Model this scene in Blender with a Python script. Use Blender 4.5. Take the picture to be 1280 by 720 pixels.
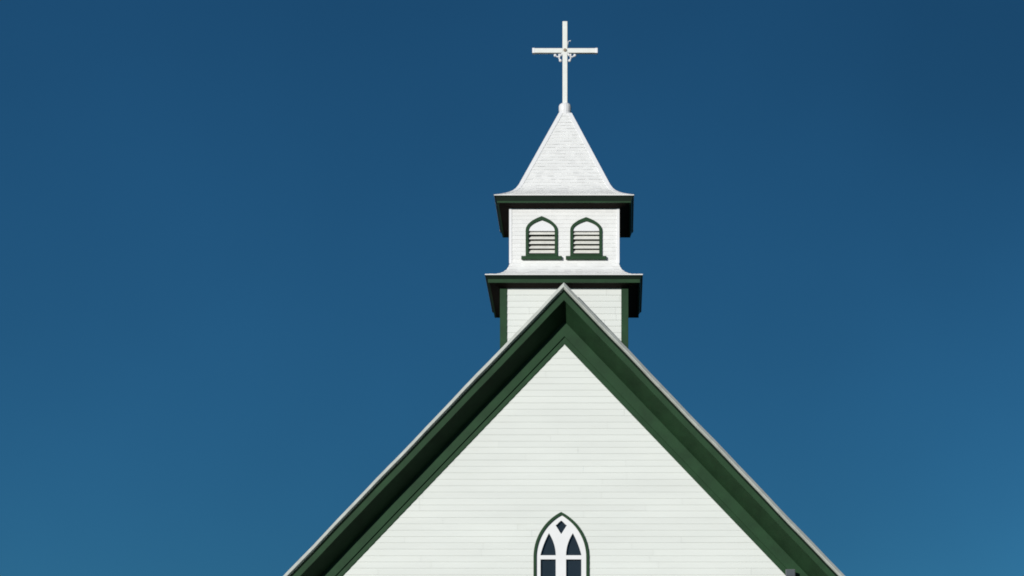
import bpy, bmesh, math, random
from mathutils import Matrix, Vector
R = math.radians
random.seed(7)
for o in list(bpy.data.objects): bpy.data.objects.remove(o)
S = bpy.context.scene
C = S.collection

# ------------------------------------------------------------------ camera
cd = bpy.data.cameras.new('camera'); cam = bpy.data.objects.new('camera', cd); C.objects.link(cam)
cam.location = (1.015, -52.0, 1.6); cam.rotation_euler = (R(90), 0, 0)
cd.sensor_width = 36; cd.lens = 95.06
cd.shift_x = -131/1280; cd.shift_y = 820/1280          # perspective-control (rising front) lens
cd.clip_end = 20000
S.camera = cam
S.cycles.filter_width = 1.8
S.render.resolution_x = 1024; S.render.resolution_y = 576

# ------------------------------------------------------------------ sky, sun, exposure
VEIL_W = 29.4   # faint uneven high haze
SUN_AZ, SUN_EL = 28.0, 14.8          # sun behind the camera, to its left
w = bpy.data.worlds.new('World'); S.world = w; w.use_nodes = True
nt = w.node_tree; nt.nodes.clear()
wo = nt.nodes.new('ShaderNodeOutputWorld'); bg = nt.nodes.new('ShaderNodeBackground')
sky = nt.nodes.new('ShaderNodeTexSky'); sky.sky_type = 'NISHITA'; sky.sun_disc = False
sky.sun_elevation = R(SUN_EL); sky.sun_rotation = R(180 + SUN_AZ)
sky.altitude = 2500; sky.air_density = 1.0; sky.dust_density = 0.0; sky.ozone_density = 3.0
bg.inputs['Strength'].default_value = 0.06
pol = nt.nodes.new('ShaderNodeMix'); pol.data_type = 'RGBA'; pol.blend_type = 'MULTIPLY'; pol.inputs[0].default_value = 1.0
pol.inputs[7].default_value = (0.160, 0.475, 0.58, 1)      # deep clear autumn sky
nt.links.new(sky.outputs[0], pol.inputs[6]); 
tcs = nt.nodes.new('ShaderNodeTexCoord'); vn = nt.nodes.new('ShaderNodeTexNoise'); vn.noise_dimensions = '4D'
vn.inputs['Scale'].default_value = 2.2; vn.inputs['Detail'].default_value = 5; vn.inputs['Roughness'].default_value = 0.42; vn.inputs['W'].default_value = VEIL_W
nt.links.new(tcs.outputs['Generated'], vn.inputs['Vector'])
vr = nt.nodes.new('ShaderNodeMapRange'); vr.inputs[1].default_value = 0.3; vr.inputs[2].default_value = 0.7; vr.inputs[3].default_value = 0.74; vr.inputs[4].default_value = 1.52
nt.links.new(vn.outputs['Fac'], vr.inputs[0])
vs = nt.nodes.new('ShaderNodeVectorMath'); vs.operation = 'SCALE'
nt.links.new(pol.outputs[2], vs.inputs[0]); nt.links.new(vr.outputs[0], vs.inputs['Scale']); nt.links.new(vs.outputs[0], bg.inputs['Color']); nt.links.new(bg.outputs[0], wo.inputs[0])
sl = bpy.data.lights.new('sun', 'SUN'); sl.energy = 3.75; sl.angle = R(0.5); sl.color = (1.0, 0.98, 0.945)
sun = bpy.data.objects.new('sun', sl); C.objects.link(sun)
sdir = Vector((-math.sin(R(SUN_AZ))*math.cos(R(SUN_EL)), -math.cos(R(SUN_AZ))*math.cos(R(SUN_EL)), math.sin(R(SUN_EL))))
sun.rotation_euler = sdir.to_track_quat('Z', 'Y').to_euler()
S.view_settings.view_transform = 'Standard'; S.view_settings.look = 'None'
S.view_settings.exposure = 0.0; S.view_settings.gamma = 1.0

# ------------------------------------------------------------------ materials
def mat(name, col, rough=0.6, var=0.1, scale=3.0, bump=0.0, bscale=60, tint=False, stain=None, stain_amt=0.0,
        stretch=(1, 1, 1), spec=0.5, metal=0.0):
    m = bpy.data.materials.new(name); m.use_nodes = True
    n = m.node_tree.nodes; l = m.node_tree.links
    b = n['Principled BSDF']; b.inputs['Roughness'].default_value = rough
    b.inputs['Specular IOR Level'].default_value = spec; b.inputs['Metallic'].default_value = metal
    tc = n.new('ShaderNodeTexCoord'); mp = n.new('ShaderNodeMapping'); mp.inputs['Scale'].default_value = stretch
    l.new(tc.outputs['Object'], mp.inputs[0])
    no = n.new('ShaderNodeTexNoise'); no.inputs['Scale'].default_value = scale; no.inputs['Detail'].default_value = 8
    no.inputs['Roughness'].default_value = 0.65
    l.new(mp.outputs[0], no.inputs['Vector'])
    mr = n.new('ShaderNodeMapRange'); mr.inputs[1].default_value = 0.3; mr.inputs[2].default_value = 0.7
    mr.inputs[3].default_value = 1-var; mr.inputs[4].default_value = 1+var*0.4
    l.new(no.outputs['Fac'], mr.inputs[0])
    val = mr.outputs[0]
    if tint:
        at = n.new('ShaderNodeAttribute'); at.attribute_name = 'tint'
        mu = n.new('ShaderNodeMath'); mu.operation = 'MULTIPLY'
        l.new(val, mu.inputs[0]); l.new(at.outputs['Fac'], mu.inputs[1]); val = mu.outputs[0]
    vm = n.new('ShaderNodeVectorMath'); vm.operation = 'SCALE'; vm.inputs[0].default_value = col
    l.new(val, vm.inputs['Scale'])
    out = vm.outputs[0]
    if stain:
        n2 = n.new('ShaderNodeTexNoise'); n2.inputs['Scale'].default_value = scale*6; n2.inputs['Detail'].default_value = 10
        n2.inputs['Roughness'].default_value = 0.75
        l.new(mp.outputs[0], n2.inputs['Vector'])
        m2 = n.new('ShaderNodeMapRange'); m2.inputs[1].default_value = 0.58; m2.inputs[2].default_value = 0.78
        m2.inputs[4].default_value = stain_amt
        l.new(n2.outputs['Fac'], m2.inputs[0])
        mx = n.new('ShaderNodeMix'); mx.data_type = 'RGBA'
        l.new(m2.outputs[0], mx.inputs[0]); l.new(out, mx.inputs[6]); mx.inputs[7].default_value = (*stain, 1)
        out = mx.outputs[2]
    l.new(out, b.inputs['Base Color'])
    if bump:
        n3 = n.new('ShaderNodeTexNoise'); n3.inputs['Scale'].default_value = bscale; n3.inputs['Detail'].default_value = 6
        l.new(mp.outputs[0], n3.inputs['Vector'])
        bp = n.new('ShaderNodeBump'); bp.inputs['Strength'].default_value = bump; bp.inputs['Distance'].default_value = 0.01
        l.new(n3.outputs['Fac'], bp.inputs['Height']); l.new(bp.outputs[0], b.inputs['Normal'])
    return m
WHITE = mat('white_clapboard_paint', (0.74, 0.765, 0.72), 0.65, 0.06, 1.2, 0.12, 25, True, (0.55, 0.54, 0.47), 0.3, (0.35, 1, 2.0))
SHING = mat('white_shingle_paint', (0.83, 0.83, 0.81), 0.7, 0.05, 2.5, 0.12, 40, True, (0.60, 0.60, 0.56), 0.25)
TRIMW = mat('white_trim_paint', (0.80, 0.80, 0.80), 0.5, 0.05, 4, 0.05, 30)
CREAM = mat('cream_louvre_paint', (0.80, 0.79, 0.73), 0.6, 0.12, 6, 0.05, 30, False, (0.45, 0.42, 0.33), 0.4)
CROSSM = mat('white_cross_paint', (0.78, 0.79, 0.74), 0.5, 0.10, 7, 0.05, 30, False, (0.52, 0.45, 0.32), 0.7)
GREEN = mat('dark_green_paint', (0.0145, 0.054, 0.019), 0.6, 0.32, 2.2, 0.15, 30, False, (0.06, 0.085, 0.055), 0.3, (1, 1, 1), spec=0.2)
SOFG = mat('shade_darkened_soffit_green', (0.015, 0.045, 0.018), 0.7, 0.35, 2.2, 0.15, 30, False, (0.045, 0.038, 0.025), 0.6, spec=0.15)  # trim green darkened and browned, deepening the soffit shade through its colour
GREEND = mat('blackish_green_crown', (0.007, 0.018, 0.010), 0.6, 0.3, 2.5, 0.1, 30, spec=0.2)  # crown mouldings in a much darker green than the boards below
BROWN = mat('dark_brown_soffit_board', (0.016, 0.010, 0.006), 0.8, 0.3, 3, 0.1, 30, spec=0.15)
DRIP = mat('pale_drip_edge_metal', (0.54, 0.56, 0.51), 0.55, 0.22, 5, 0.1, 40, False, (0.30, 0.28, 0.22), 0.5)
ROOFM = mat('grey_roof_shingle', (0.16, 0.155, 0.15), 0.9, 0.3, 4, 0.3, 30)
STONE = mat('grey_foundation_stone', (0.30, 0.29, 0.27), 0.9, 0.3, 3, 0.4, 8)
GLASS = mat('dark_window_glass', (0.020, 0.028, 0.036), 0.07, 0.2, 2.0, 0.02, 3, spec=0.5)
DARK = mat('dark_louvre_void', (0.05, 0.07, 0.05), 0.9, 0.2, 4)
LAMP = mat('grey_lamp_metal', (0.11, 0.12, 0.12), 0.5, 0.15, 8)
LAMPG = mat('lamp_lens_glass', (0.10, 0.11, 0.115), 0.1, 0.05, 8)
GRASS = mat('grass_ground', (0.05, 0.065, 0.025), 0.95, 0.5, 0.6, 0.5, 12, False, (0.15, 0.12, 0.07), 0.6)

# ------------------------------------------------------------------ helpers
class MB:
    """collects verts and faces for ONE mesh object"""
    def __init__(s): s.v = []; s.f = []; s.t = []
    def face(s, pts, t=1.0):
        i = len(s.v); s.v += [tuple(p) for p in pts]; s.f.append(tuple(range(i, i+len(pts)))); s.t.append(t)
    def solid(s, A, B, cap0=True, cap1=True, t=1.0):
        """two matching loops joined by side faces"""
        n = len(A); i = len(s.v); s.v += [tuple(p) for p in A] + [tuple(p) for p in B]
        for k in range(n):
            s.f.append((i+k, i+(k+1) % n, i+n+(k+1) % n, i+n+k)); s.t.append(t)
        if cap0: s.f.append(tuple(i+k for k in reversed(range(n)))); s.t.append(t)
        if cap1: s.f.append(tuple(i+n+k for k in range(n))); s.t.append(t)
    def box(s, x0, x1, y0, y1, z0, z1):
        s.solid([(x0, y0, z0), (x1, y0, z0), (x1, y1, z0), (x0, y1, z0)], [(x0, y0, z1), (x1, y0, z1), (x1, y1, z1), (x0, y1, z1)])
    def tube(s, pts, r, n=10):
        rings = []
        for i, p in enumerate(pts):
            d = (Vector(pts[min(i+1, len(pts)-1)])-Vector(pts[max(i-1, 0)])).normalized()
            a = d.orthogonal().normalized()
            b = d.cross(a); rr = r[i] if isinstance(r, (list, tuple)) else r
            rings.append([Vector(p)+a*rr*math.cos(2*math.pi*k/n)+b*rr*math.sin(2*math.pi*k/n) for k in range(n)])
        for i in range(len(rings)-1): s.solid(rings[i], rings[i+1], i == 0, i == len(rings)-2)
    def ball(s, c, r, n=12, m=8):
        rings = [[Vector(c)+Vector((r*math.sin(math.pi*j/m)*math.cos(2*math.pi*k/n), r*math.sin(math.pi*j/m)*math.sin(2*math.pi*k/n), r*math.cos(math.pi*j/m))) for k in range(n)] for j in range(m+1)]
        for j in range(m):
            for k in range(n): s.face([rings[j][k], rings[j][(k+1) % n], rings[j+1][(k+1) % n], rings[j+1][k]])
    def build(s, name, m, parent=None, bevel=0.0, merge=False):
        me = bpy.data.meshes.new(name); me.from_pydata(s.v, [], s.f)
        a = me.attributes.new('tint', 'FLOAT', 'FACE'); a.data.foreach_set('value', s.t)
        bm = bmesh.new(); bm.from_mesh(me)
        if merge: bmesh.ops.remove_doubles(bm, verts=bm.verts, dist=1e-5)
        bmesh.ops.recalc_face_normals(bm, faces=bm.faces)
        bm.to_mesh(me); bm.free()
        me.materials.append(m)
        o = bpy.data.objects.new(name, me); C.objects.link(o); attach(o, parent)
        if bevel:
            bv = o.modifiers.new('bevel', 'BEVEL'); bv.width = bevel; bv.segments = 2; bv.limit_method = 'ANGLE'
        return o
def attach(o, parent):
    if parent is None: return
    o.parent = parent
    root = parent
    while root.parent: root = root.parent
    o.matrix_parent_inverse = Matrix.Translation(-root.location) if parent is root else Matrix.Identity(4)
def shape(name, loops, y0, y1, m, parent, bevel=0.0):
    """flat outline in x,z (first loop) with holes (other loops), given real thickness from y0 to y1"""
    cu = bpy.data.curves.new(name, 'CURVE'); cu.dimensions = '2D'; cu.fill_mode = 'BOTH'
    cu.extrude = abs(y1-y0)/2 - bevel; cu.bevel_depth = bevel; cu.bevel_resolution = 1; cu.offset = -bevel
    for lp in loops:
        sp = cu.splines.new('POLY'); sp.points.add(len(lp)-1); sp.use_cyclic_u = True
        for p, q in zip(sp.points, lp): p.co = (q[0], q[1], 0, 1)
    tmp = bpy.data.objects.new(name+'_outline', cu); C.objects.link(tmp)
    dg = bpy.context.evaluated_depsgraph_get(); dg.update()
    me = bpy.data.meshes.new_from_object(tmp.evaluated_get(dg)); bpy.data.objects.remove(tmp); bpy.data.curves.remove(cu)
    me.transform(Matrix.Translation((0, (y0+y1)/2, 0)) @ Matrix.Rotation(R(90), 4, 'X'))
    me.name = name; me.materials.clear(); me.materials.append(m)
    for p in me.polygons: p.use_smooth = False
    o = bpy.data.objects.new(name, me); C.objects.link(o); attach(o, parent)
    return o
def tag(o, label=None, cat=None, group=None, kind=None):
    for k, v in (('label', label), ('category', cat), ('group', group), ('kind', kind)):
        if v: o[k] = v
    return o

# ------------------------------------------------------------------ ground
g = MB(); N = 40; RR = 6000
for i in range(N):
    a, b = 2*math.pi*i/N, 2*math.pi*(i+1)/N
    rs = [0.01, 40, 150, 600, 2000, RR]
    for j in range(len(rs)-1):
        g.face([(rs[j]*math.cos(a), rs[j]*math.sin(a), 0), (rs[j+1]*math.cos(a), rs[j+1]*math.sin(a), 0),
                (rs[j+1]*math.cos(b), rs[j+1]*math.sin(b), 0), (rs[j]*math.cos(b), rs[j]*math.sin(b), 0)])
tag(g.build('ground', GRASS), kind='structure')

# ------------------------------------------------------------------ the church
church = bpy.data.objects.new('church', None); C.objects.link(church); church.location = (0, 8, 0)
tag(church, 'white clapboard church with green trimmed gable, belfry, shingled spire and cross', 'church')

ZA, SL = 14.31, 1.045                      # outer roof apex and slope
CA = 1/math.sqrt(1+SL*SL)                  # cos of the roof slope
WALLY = 0.50                               # plane of the gable wall, the rakes stand out to y = 0
XE = 6.25                                  # eaves
NAVE = 5.75; DEEP = 17.0
def rline(p, x): return ZA - p/CA - SL*abs(x)
def rake(mb, prof, side, x1=XE, wav=0.0):
    n = 26 if wav else 1
    for k in range(n):
        xa, xb = x1*k/n, x1*(k+1)/n
        da = wav*(math.sin(xa*3.1+side)+0.7*math.sin(xa*7.3+2*side)) if k else 0; db = wav*(math.sin(xb*3.1+side)+0.7*math.sin(xb*7.3+2*side))
        mb.solid([(side*xa, y, rline(p+da, xa)) for p, y in prof], [(side*xb, y, rline(p+db, xb)) for p, y in prof], False, k == n-1)

# clapboard courses: boards with lapped butts, real joints and openings
def courses(mb, z0, z1, exp, xl, xr, y, t, holes=(), blen=4.6, rot=None, gap=0.0009, minb=0.05, tv=0.03):
    """xl, xr: functions of z; holes: (xc, half(z), zbot, ztop); board face leans from y-t at its butt to y-0.25t"""
    n = int(math.ceil((z1-z0)/exp))
    T = rot or (lambda p: p)
    for i in range(n):
        a = z0+i*exp; b = min(z0+(i+1)*exp, z1)
        mid = (a+b)/2; ja = random.uniform(-0.005, 0.005) if i else 0
        edges = [(xl(a), xl(b))]
        for xc, half, zb, zt in sorted(holes):
            if zb < mid and b < zt+0.045:
                edges += [(xc-half(a), xc-half(b)), (xc+half(a), xc+half(b))]
        edges.append((xr(a), xr(b)))
        for k in range(0, len(edges), 2):
            (la, lb), (ra, rb) = edges[k], edges[k+1]
            if ra-la < minb: continue
            cuts = [la]
            x = la + random.uniform(0.15, 1.0)*blen
            while x < ra-0.1:
                cuts.append(x); x += blen*random.uniform(0.6, 1.2)
            cuts.append(ra)
            for q in range(len(cuts)-1):
                c0, c1 = cuts[q], cuts[q+1]
                f = lambda x: lb+(x-la)/(ra-la)*(rb-lb)
                ub0 = lb if q == 0 else min(max(c0, lb), rb)
                ub1 = rb if q == len(cuts)-2 else min(max(c1, lb), rb)
                if ub1 < ub0: ub1 = ub0 = (ub0+ub1)/2
                dy = random.uniform(-0.08, 0.08)*t; da = ja+random.uniform(-0.0012, 0.0012)
                tt = 1-random.random()*tv
                e0 = 0 if q == 0 else gap; e1 = 0 if q == len(cuts)-2 else gap
                P = [(c0+e0, y-t+dy, a+da), (c1-e1, y-t+dy, a+da), (ub1-e1, y-0.2*t, b+0.011), (ub0+e0, y-0.2*t, b+0.011)]
                Q = [(c0+e0, y+0.002, a+da), (c1-e1, y+0.002, a+da)]
                mb.face([T(p) for p in P], tt)
                mb.face([T(p) for p in (Q[0], Q[1], P[1], P[0])], tt)

# gable window geometry (slightly left of the centre line, as on the building)
GX, GH, GZS, GZB, GRI = -0.064, 0.538, 9.111, 7.55, 0.873
def arch_half(h, rise, zs, z):
    if z <= zs: return h
    r = (rise*rise+h*h)/(2*h)
    if z >= zs+rise: return 0.0
    return max(0.0, h-r+math.sqrt(max(0, r*r-(z-zs)**2)))
def arch_loop(xc, h, rise, zs, zb, n=18, d=0.0):
    """pointed arch outline"""
    r = (rise*rise+h*h)/(2*h); q = r-h; r -= d; h = r-q; rise = math.sqrt(r*r-q*q); a1 = math.asin(min(1, rise/r))
    rt = [(xc+h-r+r*math.cos(a1*i/n), zs+r*math.sin(a1*i/n)) for i in range(n+1)]
    lf = [(2*xc-x, z) for x, z in reversed(rt[:-1])]
    return [(xc+h, zb)] + rt + lf + [(xc-h, zb)]
gm = MB()
rl = lambda z: max(0.0, (ZA-0.26/CA-z)/SL)
rim = lambda z: min(NAVE, rl(z))
courses(gm, 0.62, ZA-0.26/CA, 0.1235, lambda z: -rim(z), rim, WALLY, 0.0105, [(GX, lambda z: arch_half(GH-0.028, 0.83, GZS, z), GZB, GZS+0.83)])
# backing sheathing with the window opening left open
gm.solid([(-NAVE, WALLY+0.15, .6), (GX-GH, WALLY+0.15, .6), (GX-GH, WALLY+0.15, rl(GX-GH)*0+ZA-0.3/CA-SL*(GH-GX)), (-NAVE, WALLY+0.15, ZA-0.3/CA-SL*NAVE)],
         [(-NAVE, WALLY+0.17, .6), (GX-GH, WALLY+0.17, .6), (GX-GH, WALLY+0.17, ZA-0.3/CA-SL*(GH-GX)), (-NAVE, WALLY+0.17, ZA-0.3/CA-SL*NAVE)])
gm.solid([(NAVE, WALLY+0.15, .6), (GX+GH, WALLY+0.15, .6), (GX+GH, WALLY+0.15, ZA-0.3/CA-SL*(GH+GX)), (NAVE, WALLY+0.15, ZA-0.3/CA-SL*NAVE)],
         [(NAVE, WALLY+0.17, .6), (GX+GH, WALLY+0.17, .6), (GX+GH, WALLY+0.17, ZA-0.3/CA-SL*(GH+GX)), (NAVE, WALLY+0.17, ZA-0.3/CA-SL*NAVE)])
gm.build('gable_wall', WHITE, church)
for sd in (-1, 1):
    sm = MB()
    courses(sm, 0.62, 7.9, 0.1235, lambda z: WALLY, lambda z: WALLY+DEEP, NAVE, 0.013, rot=lambda p, sd=sd: (sd*(2*NAVE-p[1]), p[0], p[2]))
    sm.build('side_wall', WHITE, church)
rm = MB()
courses(rm, 0.62, ZA-0.26/CA, 0.1235, lambda z: -rim(z), rim, -WALLY-DEEP, 0.013, rot=lambda p: (p[0], -p[1], p[2]))
rm.build('rear_wall', WHITE, church)
fm = MB(); fm.box(-NAVE-0.06, NAVE+0.06, WALLY-0.06, WALLY+DEEP+0.06, -0.3, 0.62); fm.build('foundation', STONE, church)
rf = MB()
for sd in (-1, 1): rake(rf, [(0, 0.03), (0, WALLY+DEEP+0.5), (0.085, WALLY+DEEP+0.5), (0.085, 0.03)], sd)
rf.build('roof', ROOFM, church)

for sd in (-1, 1):
    b = MB(); rake(b, [(0.122, 0.0), (0.122, 0.038), (0.225, 0.038), (0.225, 0.0)], sd, wav=0.0025)
    bo = b.build('bargeboard', GREEN, church)
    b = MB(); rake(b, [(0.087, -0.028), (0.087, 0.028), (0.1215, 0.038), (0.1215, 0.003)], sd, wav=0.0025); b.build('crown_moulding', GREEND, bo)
    d = MB(); rake(d, [(-0.006, 0.028), (-0.006, -0.022), (0.050, -0.078), (0.058, -0.077), (0.086, -0.030), (0.086, 0.028)], sd, wav=0.004)
    d.build('drip_edge', DRIP, bo)
    s_ = MB(); rake(s_, [(0.175, 0.039), (0.412, WALLY-0.051), (0.437, WALLY-0.051), (0.197, 0.039)], sd, XE-0.05)
    s_.build('soffit', SOFG, bo)
    f = MB(); rake(f, [(0.206, WALLY-0.05), (0.206, WALLY+0.01), (0.638, WALLY+0.01), (0.638, WALLY-0.05)], sd, NAVE+0.02)
    fo = f.build('frieze_board', GREEN, church, bevel=0.004)
    k = MB(); rake(k, [(0.6385, WALLY-0.02), (0.6385, WALLY+0.01), (0.74, WALLY+0.01), (0.74, WALLY-0.016), (0.725, WALLY-0.022)], sd, NAVE+0.02)
    k.build('frieze_moulding', GREEN, fo)

# lancet window in the gable
win = bpy.data.objects.new('gothic_window', None); C.objects.link(win); attach(win, church)
win['label'] = 'pointed arch window with white tracery in the gable wall'
shape('window_casing', [arch_loop(GX, GH, GRI, GZS, GZB), arch_loop(GX, GH, GRI, GZS, GZB+0.056, d=0.052)], WALLY-0.045, WALLY+0.12, GREEN, win)
def lancet(x0, x1, zb, zs, xa, za, n=12):
    def bez(p, c, q): return [((1-t)**2*p[0]+2*t*(1-t)*c[0]+t*t*q[0], (1-t)**2*p[1]+2*t*(1-t)*c[1]+t*t*q[1]) for t in [i/n for i in range(n+1)]]
    rt = bez((x1, zs), (x1-0.005, zs+(za-zs)*0.52), (xa, za)); lf = bez((xa, za), (x0+0.055, zs+(za-zs)*0.52), (x0, zs))
    return [(x0, zb), (x1, zb)] + rt + lf[1:]
dia = [(GX+x, z) for x, z in ((0, 9.557), (0.028, 9.60), (0.068, 9.665), (0.109, 9.727), (0.075, 9.752), (0.04, 9.79), (0, 9.822),
                             (-0.04, 9.79), (-0.075, 9.752), (-0.109, 9.727), (-0.068, 9.665), (-0.028, 9.60))]
Lp = lancet(GX-0.402, GX-0.106, 9.146, 9.16, GX-0.238, 9.577)
Rp = [(2*GX-x-0.012, z) for x, z in Lp][::-1]
low = [[(GX-0.402, a), (GX-0.106, a), (GX-0.106, b_), (GX-0.402, b_)] for a, b_ in ((8.40, 9.067), (7.70, 8.33))]
lowr = [[(2*GX-x-0.012, z) for x, z in q][::-1] for q in low]
holes = [dia, Lp, Rp] + low + lowr
shape('window_tracery', [arch_loop(GX, GH, GRI, GZS, GZB+0.058, d=0.054)] + holes, WALLY-0.012, WALLY+0.05, TRIMW, win)
def grow(lp, d):
    cx = sum(p[0] for p in lp)/len(lp); cz = sum(p[1] for p in lp)/len(lp)
    return [(cx+(x-cx)*(1+d), cz+(z-cz)*(1+d)) for x, z in lp]
for hl in holes: shape('window_pane', [grow(hl, 0.06)], WALLY+0.052, WALLY+0.06, GLASS, win)
sb = MB(); sb.box(GX-GH-0.06, GX+GH+0.06, WALLY-0.09, WALLY+0.1, GZB-0.07, GZB-0.001); sb.build('window_sill', GREEN, win, 0.004)

# ------------------------------------------------------------------ tower
TX, TY = -0.008, 1.755
def quad_sweep(mb, prof, t=1.0, closed=True):
    """closed profile of (half width, z) swept round a square plan with mitred corners"""
    n = len(prof)
    for k in range(4):
        c, s = math.cos(k*math.pi/2), math.sin(k*math.pi/2)
        P = [[(TX+sx*h*c+h*s, TY+sx*h*s-h*c, z) for h, z in prof] for sx in (-1, 1)]
        for i in range(n if closed else n-1):
            j = (i+1) % n
            mb.face([P[0][i], P[1][i], P[1][j], P[0][j]], t)
def side_rot(k):
    c, s = math.cos(k*math.pi/2), math.sin(k*math.pi/2)
    return lambda p: (TX+p[0]*c-p[1]*s, TY+p[0]*s+p[1]*c, p[2])
TH = 1.235; TZ1 = 14.402
tm = MB()
for k in range(4):
    courses(tm, 11.9, TZ1, 0.1215, lambda z: -TH+0.02, lambda z: TH-0.02, -TH+0.014, 0.012, rot=side_rot(k), blen=2.6)
tw = tm.build('tower_wall', WHITE, church)
for k in range(4):
    r_ = side_rot(k); cb = MB(); a, th = 0.138, 0.022
    pr = [(-TH-0.012, -TH-0.012), (-TH-0.012+a, -TH-0.012), (-TH-0.012+a, -TH-0.012+th), (-TH-0.012+th, -TH-0.012+th), (-TH-0.012+th, -TH-0.012+a), (-TH-0.012, -TH-0.012+a)]
    cb.solid([r_((x, y, 11.9)) for x, y in pr], [r_((x, y, TZ1)) for x, y in pr]); cb.build('corner_board', GREEN, tw, 0.003)

def cornice(name, ho, zt, crown, fas, hw, sof_t=0.02):
    c = MB(); zf = zt-crown; zb = zf-fas; hf = ho-0.052
    quad_sweep(c, [(hf, zf-0.001), (hf, zb), (hf-0.032, zb), (hf-0.032, zf-0.001)])
    o = c.build(name, GREEN, church, merge=True)
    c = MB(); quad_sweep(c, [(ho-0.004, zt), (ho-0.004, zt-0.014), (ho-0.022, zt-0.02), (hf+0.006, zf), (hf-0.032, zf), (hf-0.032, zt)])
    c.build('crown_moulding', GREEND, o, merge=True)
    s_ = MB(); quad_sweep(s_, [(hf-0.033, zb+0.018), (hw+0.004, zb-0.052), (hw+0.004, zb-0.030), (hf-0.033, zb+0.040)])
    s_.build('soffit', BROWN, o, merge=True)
    return o
EH, EZ = 1.522, 14.523
UH, UZ = 1.352, 16.108
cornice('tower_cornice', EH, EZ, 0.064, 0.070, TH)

def shingles(mb, prof, exp, t, wid, holes=(), sides=(0, 1, 2, 3), tv=0.07):
    """courses of shingles along a profile of (half width, z), listed bottom to top, on a square plan"""
    seg = [0]
    for i in range(len(prof)-1): seg.append(seg[-1]+math.hypot(prof[i+1][0]-prof[i][0], prof[i+1][1]-prof[i][1]))
    def at(d):
        d = max(0, min(seg[-1], d))
        for i in range(len(prof)-1):
            if d <= seg[i+1]+1e-9:
                u = (d-seg[i])/(seg[i+1]-seg[i]); return (prof[i][0]+(prof[i+1][0]-prof[i][0])*u, prof[i][1]+(prof[i+1][1]-prof[i][1])*u)
        return prof[-1]
    n = max(1, round(seg[-1]/exp)); ex = seg[-1]/n
    for k in sides:
        rr = side_rot(k)
        for i in range(n):
            (h0, z0), (h1, z1) = at(i*ex), at((i+1)*ex)
            dl = math.hypot(h1-h0, z1-z0) or 1; nh, nz = (z1-z0)/dl, -(h1-h0)/dl     # outward normal (half width, z)
            nh, nz = abs(nh), abs(nz)
            spans = [(-h0, h0)]
            if k == 0:
                for xc, half, zb, zt in holes:
                    zm = (z0+z1)/2
                    if zb < zm and z0 < zt:
                        hh = half(zm); nx = []
                        for a, b in spans:
                            if a < xc-hh < b: nx += [(a, xc-hh), (xc+hh, b)]
                            else: nx.append((a, b))
                        spans = nx
            for a, b in spans:
                x = a; cuts = [a]
                x += random.uniform(0.3, 1)*wid
                while x < b-0.03: cuts.append(x); x += wid*random.uniform(0.6, 1.4)
                cuts.append(b)
                for q in range(len(cuts)-1):
                    c0, c1 = cuts[q], cuts[q+1]; sc = h1/h0 if h0 > 0 else 1
                    if len(spans) == 1: u0, u1 = c0*sc, c1*sc
                    else: u0 = c0*sc if abs(c0+h0) < 1e-6 else c0; u1 = c1*sc if abs(c1-h0) < 1e-6 else c1
                    tt = t*random.uniform(0.9, 1.12); dz = random.uniform(-0.002, 0.002) if i else 0
                    tn = 1-random.random()*tv
                    P = [(c0, -(h0+nh*tt), z0+nz*tt+dz), (c1, -(h0+nh*tt), z0+nz*tt+dz), (u1, -(h1+nh*0.15*t), z1+nz*0.15*t), (u0, -(h1+nh*0.15*t), z1+nz*0.15*t)]
                    Q = [(c0, -(h0-0.003), z0+dz), (c1, -(h0-0.003), z0+dz)]
                    mb.face([rr(p) for p in P], tn); mb.face([rr(p) for p in (Q[0], Q[1], P[1], P[0])], tn)

BH = 1.061
# louvred openings
WZS, WZB, WHW = 15.501, 15.004, 0.311
wins = [(-0.450-TX, 0.275), (0.417-TX, 0.256)]
def louv_loop(xc, h, rise, zb, n=14):
    pts = []
    for i in range(n+1):
        t = i/n; pts.append(((1-t)**2*h+2*t*(1-t)*0.98*h, WZS+2*t*(1-t)*0.60*rise+t*t*rise))
    return [(xc+h, zb)] + [(xc+x, z) for x, z in pts] + [(xc-x, z) for x, z in reversed(pts[:-1])] + [(xc-h, zb)]
def louv_half(h, rise):
    L = louv_loop(0, h, rise, WZB)[1:16]
    def f(z):
        if z <= WZS: return h
        for (x0, z0), (x1, z1) in zip(L, L[1:]):
            if z0 <= z <= z1: return x0+(x1-x0)*(z-z0)/max(1e-9, z1-z0)
        return 0
    return f
flare = [(EH, 14.538), (1.46, 14.554), (1.38, 14.573), (1.29, 14.604), (1.21, 14.647), (1.15, 14.695), (1.105, 14.750), (1.08, 14.809), (BH, 14.869)]
sh = MB()
shingles(sh, flare[:], 0.078, 0.007, 0.13)
hh = [(x, louv_half(WHW-0.03, r-0.03), WZB, WZS+r-0.03) for x, r in wins]
shingles(sh, [(BH, 14.869), (BH, UZ-0.09)], 0.078, 0.007, 0.13, hh)
quad_sweep(sh, [(EH+0.004, 14.525), (EH+0.004, 14.540), (EH-0.05, 14.540), (EH-0.05, 14.525)], 0.97)   # butt edge of the skirt
bw = sh.build('belfry_wall', SHING, church)
for k in range(4):
    r_ = side_rot(k); cb = MB(); a, th, e = 0.052, 0.012, BH+0.014
    pr = [(-e, -e), (-e+a, -e), (-e+a, -e+th), (-e+th, -e+th), (-e+th, -e+a), (-e, -e+a)]
    cb.solid([r_((x, y, 14.864)) for x, y in pr], [r_((x, y, UZ-0.1)) for x, y in pr]); cb.build('corner_board', TRIMW, bw)
cornice('belfry_cornice', UH, UZ, 0.092, 0.033, BH)

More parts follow.
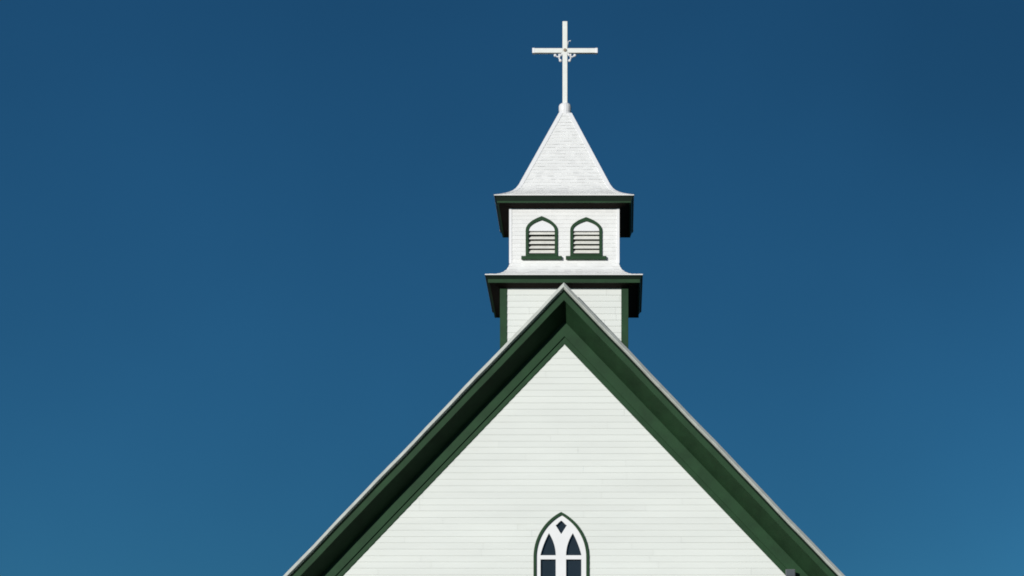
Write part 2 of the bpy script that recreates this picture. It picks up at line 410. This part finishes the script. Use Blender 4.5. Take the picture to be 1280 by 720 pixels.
FY = TY-BH                                  # belfry front plane
for x, rise in wins:
    xc = TX+x
    lw = bpy.data.objects.new('louvred_window', None); C.objects.link(lw); attach(lw, church)
    shape('arch_casing', [louv_loop(xc, WHW, rise, WZB+0.001), louv_loop(xc, WHW-0.055, rise-0.074, WZB+0.032)], FY-0.038, FY+0.10, GREEN, lw)
    s_ = MB(); s_.solid([(xc-0.395, FY-0.075, 14.932), (xc+0.395, FY-0.075, 14.932), (xc+0.395, FY+0.05, 14.932), (xc-0.395, FY+0.05, 14.932)],
                        [(xc-0.395, FY-0.075, WZB-0.012), (xc+0.395, FY-0.075, WZB-0.012), (xc+0.395, FY+0.05, WZB), (xc-0.395, FY+0.05, WZB)])
    s_.build('window_sill', GREEN, lw, 0.004)
    ip = [p for p in louv_loop(xc, WHW-0.057, rise-0.076, WZB+0.03) if p[1] > WZB+0.1]
    ip = [(xc+WHW-0.057, 15.494)] + ip + [(xc-WHW+0.057, 15.494)]
    shape('tympanum', [ip], FY-0.012, FY+0.02, TRIMW, lw)
    l = MB(); z = 15.057
    for q in range(5):
        zc = 15.074+q*0.0905
        a0 = R(38+random.uniform(-4, 4)); wd = 0.098; dy, dz = wd*math.cos(a0), wd*math.sin(a0)
        y0 = FY-0.008; th = 0.016; hwx = WHW-0.057
        l.solid([(xc-hwx, y0, zc-0.012), (xc-hwx, y0+dy, zc-0.012+dz), (xc-hwx, y0+dy-0.006, zc-0.012+dz+th), (xc-hwx, y0-0.002, zc-0.012+th)],
                [(xc+hwx, y0, zc-0.012), (xc+hwx, y0+dy, zc-0.012+dz), (xc+hwx, y0+dy-0.006, zc-0.012+dz+th), (xc+hwx, y0-0.002, zc-0.012+th)], t=1-0.08*random.random())
    l.build('louvre', CREAM, lw)
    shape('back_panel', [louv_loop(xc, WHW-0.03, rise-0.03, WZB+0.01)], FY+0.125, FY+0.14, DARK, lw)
    lw['label'] = ('left' if x < 0 else 'right') + ' pointed louvred opening in the belfry front'

# ------------------------------------------------------------------ spire
sprof = [(UH, 16.121), (1.30, 16.140), (1.22, 16.171), (1.14, 16.208), (1.06, 16.252), (0.99, 16.303), (0.935, 16.361), (0.881, 16.446), (0.116, 18.080)]
sp = MB(); shingles(sp, sprof, 0.079, 0.008, 0.11)
quad_sweep(sp, [(UH+0.004, 16.109), (UH+0.004, 16.125), (UH-0.05, 16.125), (UH-0.05, 16.109)], 0.97)
so = sp.build('spire', SHING, church)
for k in range(4):
    r_ = side_rot(k); hc = MB(); w_ = 0.085
    for (h0, z0), (h1, z1) in zip(sprof, sprof[1:]):
        e0, e1 = h0+0.012, h1+0.012
        hc.solid([r_(p) for p in ((-e0, -e0, z0+.006), (-e0+w_, -e0, z0+.006), (-e0+w_, -e0+0.012, z0-.004), (-e0+.012, -e0+.012, z0-.004), (-e0+0.012, -e0+w_, z0-.004), (-e0, -e0+w_, z0+.006))],
                 [r_(p) for p in ((-e1, -e1, z1+.006), (-e1+w_, -e1, z1+.006), (-e1+w_, -e1+0.012, z1-.004), (-e1+.012, -e1+.012, z1-.004), (-e1+0.012, -e1+w_, z1-.004), (-e1, -e1+w_, z1+.006))], False, False)
    hc.build('hip_cap', TRIMW, so)
co = MB()
def ring(r, z, n=8): return [(TX-0.006+r*math.cos(2*math.pi*(k+.5)/n), TY+r*math.sin(2*math.pi*(k+.5)/n), z) for k in range(n)]
rz = [(0.12, 18.031), (0.132, 18.100), (0.118, 18.125), (0.124, 18.150), (0.126, 18.239), (0.115, 18.274), (0.09, 18.299), (0.05, 18.314)]
for (a, za), (b, zb) in zip(rz, rz[1:]): co.solid(ring(a, za, 16), ring(b, zb, 16), za == rz[0][1], zb == rz[-1][1])
co.build('spire_collar', TRIMW, so)

# ------------------------------------------------------------------ cross
cx, cy, cz = -0.014, TY, 19.350
up = MB(); up.box(cx-0.049, cx+0.049, cy-0.049, cy+0.049, 18.279, 19.931)
cr = up.build('cross', CROSSM, church, bevel=0.008)
cr['label'] = 'plain white cross on top of the spire'
cb = MB()
for sgn in (-1, 1): cb.box(cx+min(sgn*0.0495, sgn*0.643), cx+max(sgn*0.0495, sgn*0.643), cy-0.046, cy+0.046, cz-0.047, cz+0.047)
cbo = cb.build('crossbar', CROSSM, cr, bevel=0.008)
for sgn in (-1, 1):
    ec = MB(); a, b = sgn*0.600, sgn*0.650
    ec.box(cx+min(a, b), cx+max(a, b), cy-0.050, cy+0.050, cz-0.051, cz+0.051); ec.build('end_cap', TRIMW, cr, bevel=0.006)
def sprig(sx, sz, full=True):
    m_ = MB(); o0 = (cx+sx*0.045, cy-0.02, cz+sz*0.045)
    P = lambda u, v: (cx+sx*u, cy-0.03, cz+sz*v)
    if full:
        m_.tube([o0, P(0.085, 0.095), P(0.11, 0.115)], [0.018, 0.022, 0.026], 10)
        m_.tube([P(0.10, 0.105), P(0.15, 0.125), P(0.185, 0.10)], [0.017, 0.014, 0.015], 8)
        m_.tube([P(0.10, 0.105), P(0.118, 0.15), P(0.095, 0.19)], [0.017, 0.014, 0.015], 8)
        m_.ball(P(0.195, 0.095), 0.030); m_.ball(P(0.092, 0.198), 0.030); m_.ball(P(0.11, 0.085), 0.024)
    else:
        m_.tube([o0, P(0.055, 0.13), P(0.065, 0.185), P(0.10, 0.195)], [0.009, 0.007, 0.007, 0.008], 8); m_.ball(P(0.105, 0.195), 0.012)
    return m_.build('scroll_ornament', TRIMW, cr)
sprig(-1, -1); sprig(1, -1); sprig(1, 1, False)

bo_ = MB(); bo_.tube([(cx, cy-0.050, cz+0.005), (cx, cy-0.066, cz+0.005), (cx, cy-0.072, cz+0.005)], [0.034, 0.032, 0.015], 14)
bo_.build('centre_bolt', mat('rusty_bolt', (0.36, 0.29, 0.21), 0.7, 0.3, 20), cr)

# ------------------------------------------------------------------ small fixture at the right rake
fl = bpy.data.objects.new('flood_lamp', None); C.objects.link(fl); fl.location = (4.37, WALLY-0.05, 8.70)
tag(fl, 'small grey outdoor lamp fixed low on the right green gable board', 'lamp')
def lbuild(mb, name, m, bev=0.0):
    o = mb.build(name, m, fl, bev); return o
h = MB(); y = WALLY-0.05
h.solid([(4.275, y-0.20, 8.70), (4.465, y-0.20, 8.70), (4.465, y-0.20, 8.845), (4.275, y-0.20, 8.845)],
        [(4.315, y-0.07, 8.735), (4.425, y-0.07, 8.735), (4.425, y-0.07, 8.84), (4.315, y-0.07, 8.84)])
h.build('housing', LAMP, fl, 0.008)
h = MB(); h.box(4.29, 4.45, y-0.208, y-0.201, 8.715, 8.83); h.build('lens', LAMPG, fl)
h = MB(); h.tube([(4.37, y-0.002, 8.66), (4.37, y-0.06, 8.66), (4.37, y-0.10, 8.71)], 0.016, 10); h.tube([(4.37, y-0.012, 8.66), (4.37, y, 8.66)], 0.045, 14); h.build('bracket', LAMP, fl)
